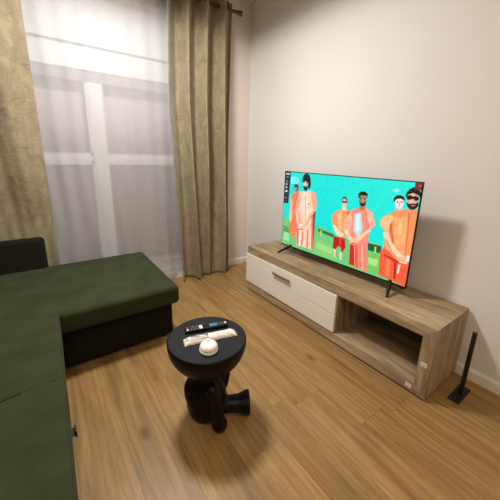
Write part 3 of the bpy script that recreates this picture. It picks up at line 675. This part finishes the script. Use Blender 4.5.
# plastic packet
pk = thing('plastic_packet', 'long white plastic film packet with grey print lying on the black table', 'packet', (0, 0, 0))
bm = bmesh.new(); L, Wd, nu, nv = .245, .050, 60, 18; top = []; bot = []
for i in range(nu+1):
    s = i/nu; x = -L/2+L*s; e = min(1, min(s, 1-s)/.10); e = e**.6
    hw = Wd/2*(1.0 if e > .5 else 1.10-.1*e) ; rt, rb = [], []
    for j in range(nv+1):
        v = j/nv*2-1; z = .0022+.020*e*(max(0, 1-v*v))**.55 + (.0012*math.sin(40*x*3+5*v) + .0010*math.sin(150*x+9*v))*(1-.5*abs(v))
        rt.append(bm.verts.new((x+(.004*math.sin(7*v*3) if i in (0, nu) else 0), v*hw, max(z, .0016)))); rb.append(bm.verts.new((x, v*hw, .0006)))
    top.append(rt); bot.append(rb)
for i in range(nu):
    for j in range(nv):
        bm.faces.new((top[i][j], top[i+1][j], top[i+1][j+1], top[i][j+1])); bm.faces.new((bot[i][j], bot[i][j+1], bot[i+1][j+1], bot[i+1][j]))
    bm.faces.new((top[i][0], bot[i][0], bot[i+1][0], top[i+1][0])); bm.faces.new((top[i][nv], top[i+1][nv], bot[i+1][nv], bot[i][nv]))
for i in (0, nu):
    for j in range(nv): bm.faces.new((top[i][j], top[i][j+1], bot[i][j+1], bot[i][j]))
o = link('film_wrapper', bm, M['packet'], None, smooth=True); o.parent = pk
bm = bmesh.new()
for r_ in range(4):
    x = -.092
    while x < -.012:
        w = random.uniform(.004, .012); y = -.0145+.0085*r_
        zz = .0235 + .020*0 - .004*abs(y/.02)
        box(bm, x, x+w, y-.0016, y+.0016, .0215-.0045*(y/.015)**2, .0240-.0045*(y/.015)**2); x += w+.003
for x in (-.113, -.108, -.103): box(bm, x, x+.002, -.014, .006, .0175, .0185)
o = link('grey_lettering', bm, M['print'], None); o.parent = pk
oriented(pk, (-1.387, -1.697, HT), -.237)
# white dome
pu = thing('white_dome', 'small round white plastic dome lying in front of the packet', 'dome', (-1.437, -1.774, HT))
bm = bmesh.new(); prof = [(0, .0006), (.038, .0006), (.0405, .004), (.0412, .010), (.0402, .0165)]; lathe(bm, prof+[(0, .0165)], (pu.location.x, pu.location.y, HT), 40)
link('ring_base', bm, M['puck'], pu, smooth=True)
bm = bmesh.new(); prof = [(0, .017), (.0398, .017), (.0392, .023), (.0355, .032), (.028, .0385), (.017, .0425), (0, .0435)]; lathe(bm, prof, (pu.location.x, pu.location.y, HT), 40)
link('dome_cap', bm, M['puck'], pu, smooth=True)
bm = bmesh.new(); box(bm, pu.location.x-.006, pu.location.x+.008, pu.location.y+.005, pu.location.y+.009, HT+.0425, HT+.0440); link('mark', bm, M['print'], pu)

# ------------------------------------------------------------------ small black floor stand
st = thing('metal_stand', 'slim black upright metal bar on flat base beside the cabinet', 'stand', (-.195, -2.368, 0))
bx('base_plate', M['blackm'], st, -.278, -.112, -2.396, -2.340, .0005, .008, .001)
bm = bmesh.new(); box(bm, -.203, -.187, -2.382, -2.362, .008, .395); link('post', bm, M['blackm'], st, bevel=.002)
bm = bmesh.new(); box(bm, -.202, -.188, -2.381, -2.363, .395, .3975); link('tip', bm, M['tip'], st)

# ------------------------------------------------------------------ lights
def spot(name, loc, energy, color, size, blend, radius):
    l = bpy.data.lights.new(name, 'SPOT'); l.energy = energy; l.color = color; l.spot_size = math.radians(size); l.spot_blend = blend; l.shadow_soft_size = radius
    o = bpy.data.objects.new(name, l); COL.objects.link(o); o.location = loc; return o
spot('pendant_light', (-1.41, -1.0, 2.44), 48, (1.0, .98, .94), 179, .12, .15)
al = bpy.data.lights.new('lamp_disc', 'AREA'); al.shape = 'DISK'; al.size = .30; al.energy = 36; al.color = (1.0, .98, .94)
ao = bpy.data.objects.new('lamp_disc', al); COL.objects.link(ao); ao.location = (-1.41, -1.0, 2.43)
a2 = bpy.data.lights.new('added_fill_light', 'AREA'); a2.shape = 'DISK'; a2.size = 1.1; a2.energy = 28; a2.color = (1.0, .82, .62)  # added fill with no known lamp, warms the right wall and shadows
o2 = bpy.data.objects.new('added_fill_light', a2); COL.objects.link(o2); o2.location = (-2.1, -3.2, 2.66)
w = bpy.data.worlds.new('world'); sc.world = w; w.use_nodes = True
w.node_tree.nodes['Background'].inputs[0].default_value = (.05, .06, .09, 1); w.node_tree.nodes['Background'].inputs[1].default_value = .3

# ------------------------------------------------------------------ camera
cd = bpy.data.cameras.new('camera'); co = bpy.data.objects.new('camera', cd); COL.objects.link(co)
F = Vector((0.5696728, 0.78232601, -0.25187081)); R = Vector((0.81203179, -0.58304981, 0.02563772)); U = Vector((0.12679617, 0.21913222, 0.96742121))
mw = Matrix((R, U, -F)).transposed().to_4x4(); mw.translation = (-1.9457, -2.7665, 1.2581); co.matrix_world = mw
cd.sensor_fit = 'HORIZONTAL'; cd.sensor_width = 36; cd.lens = 36*291.68/500; cd.shift_x = -1.52/500; cd.shift_y = -18.22/500; cd.clip_start = .02
sc.camera = co
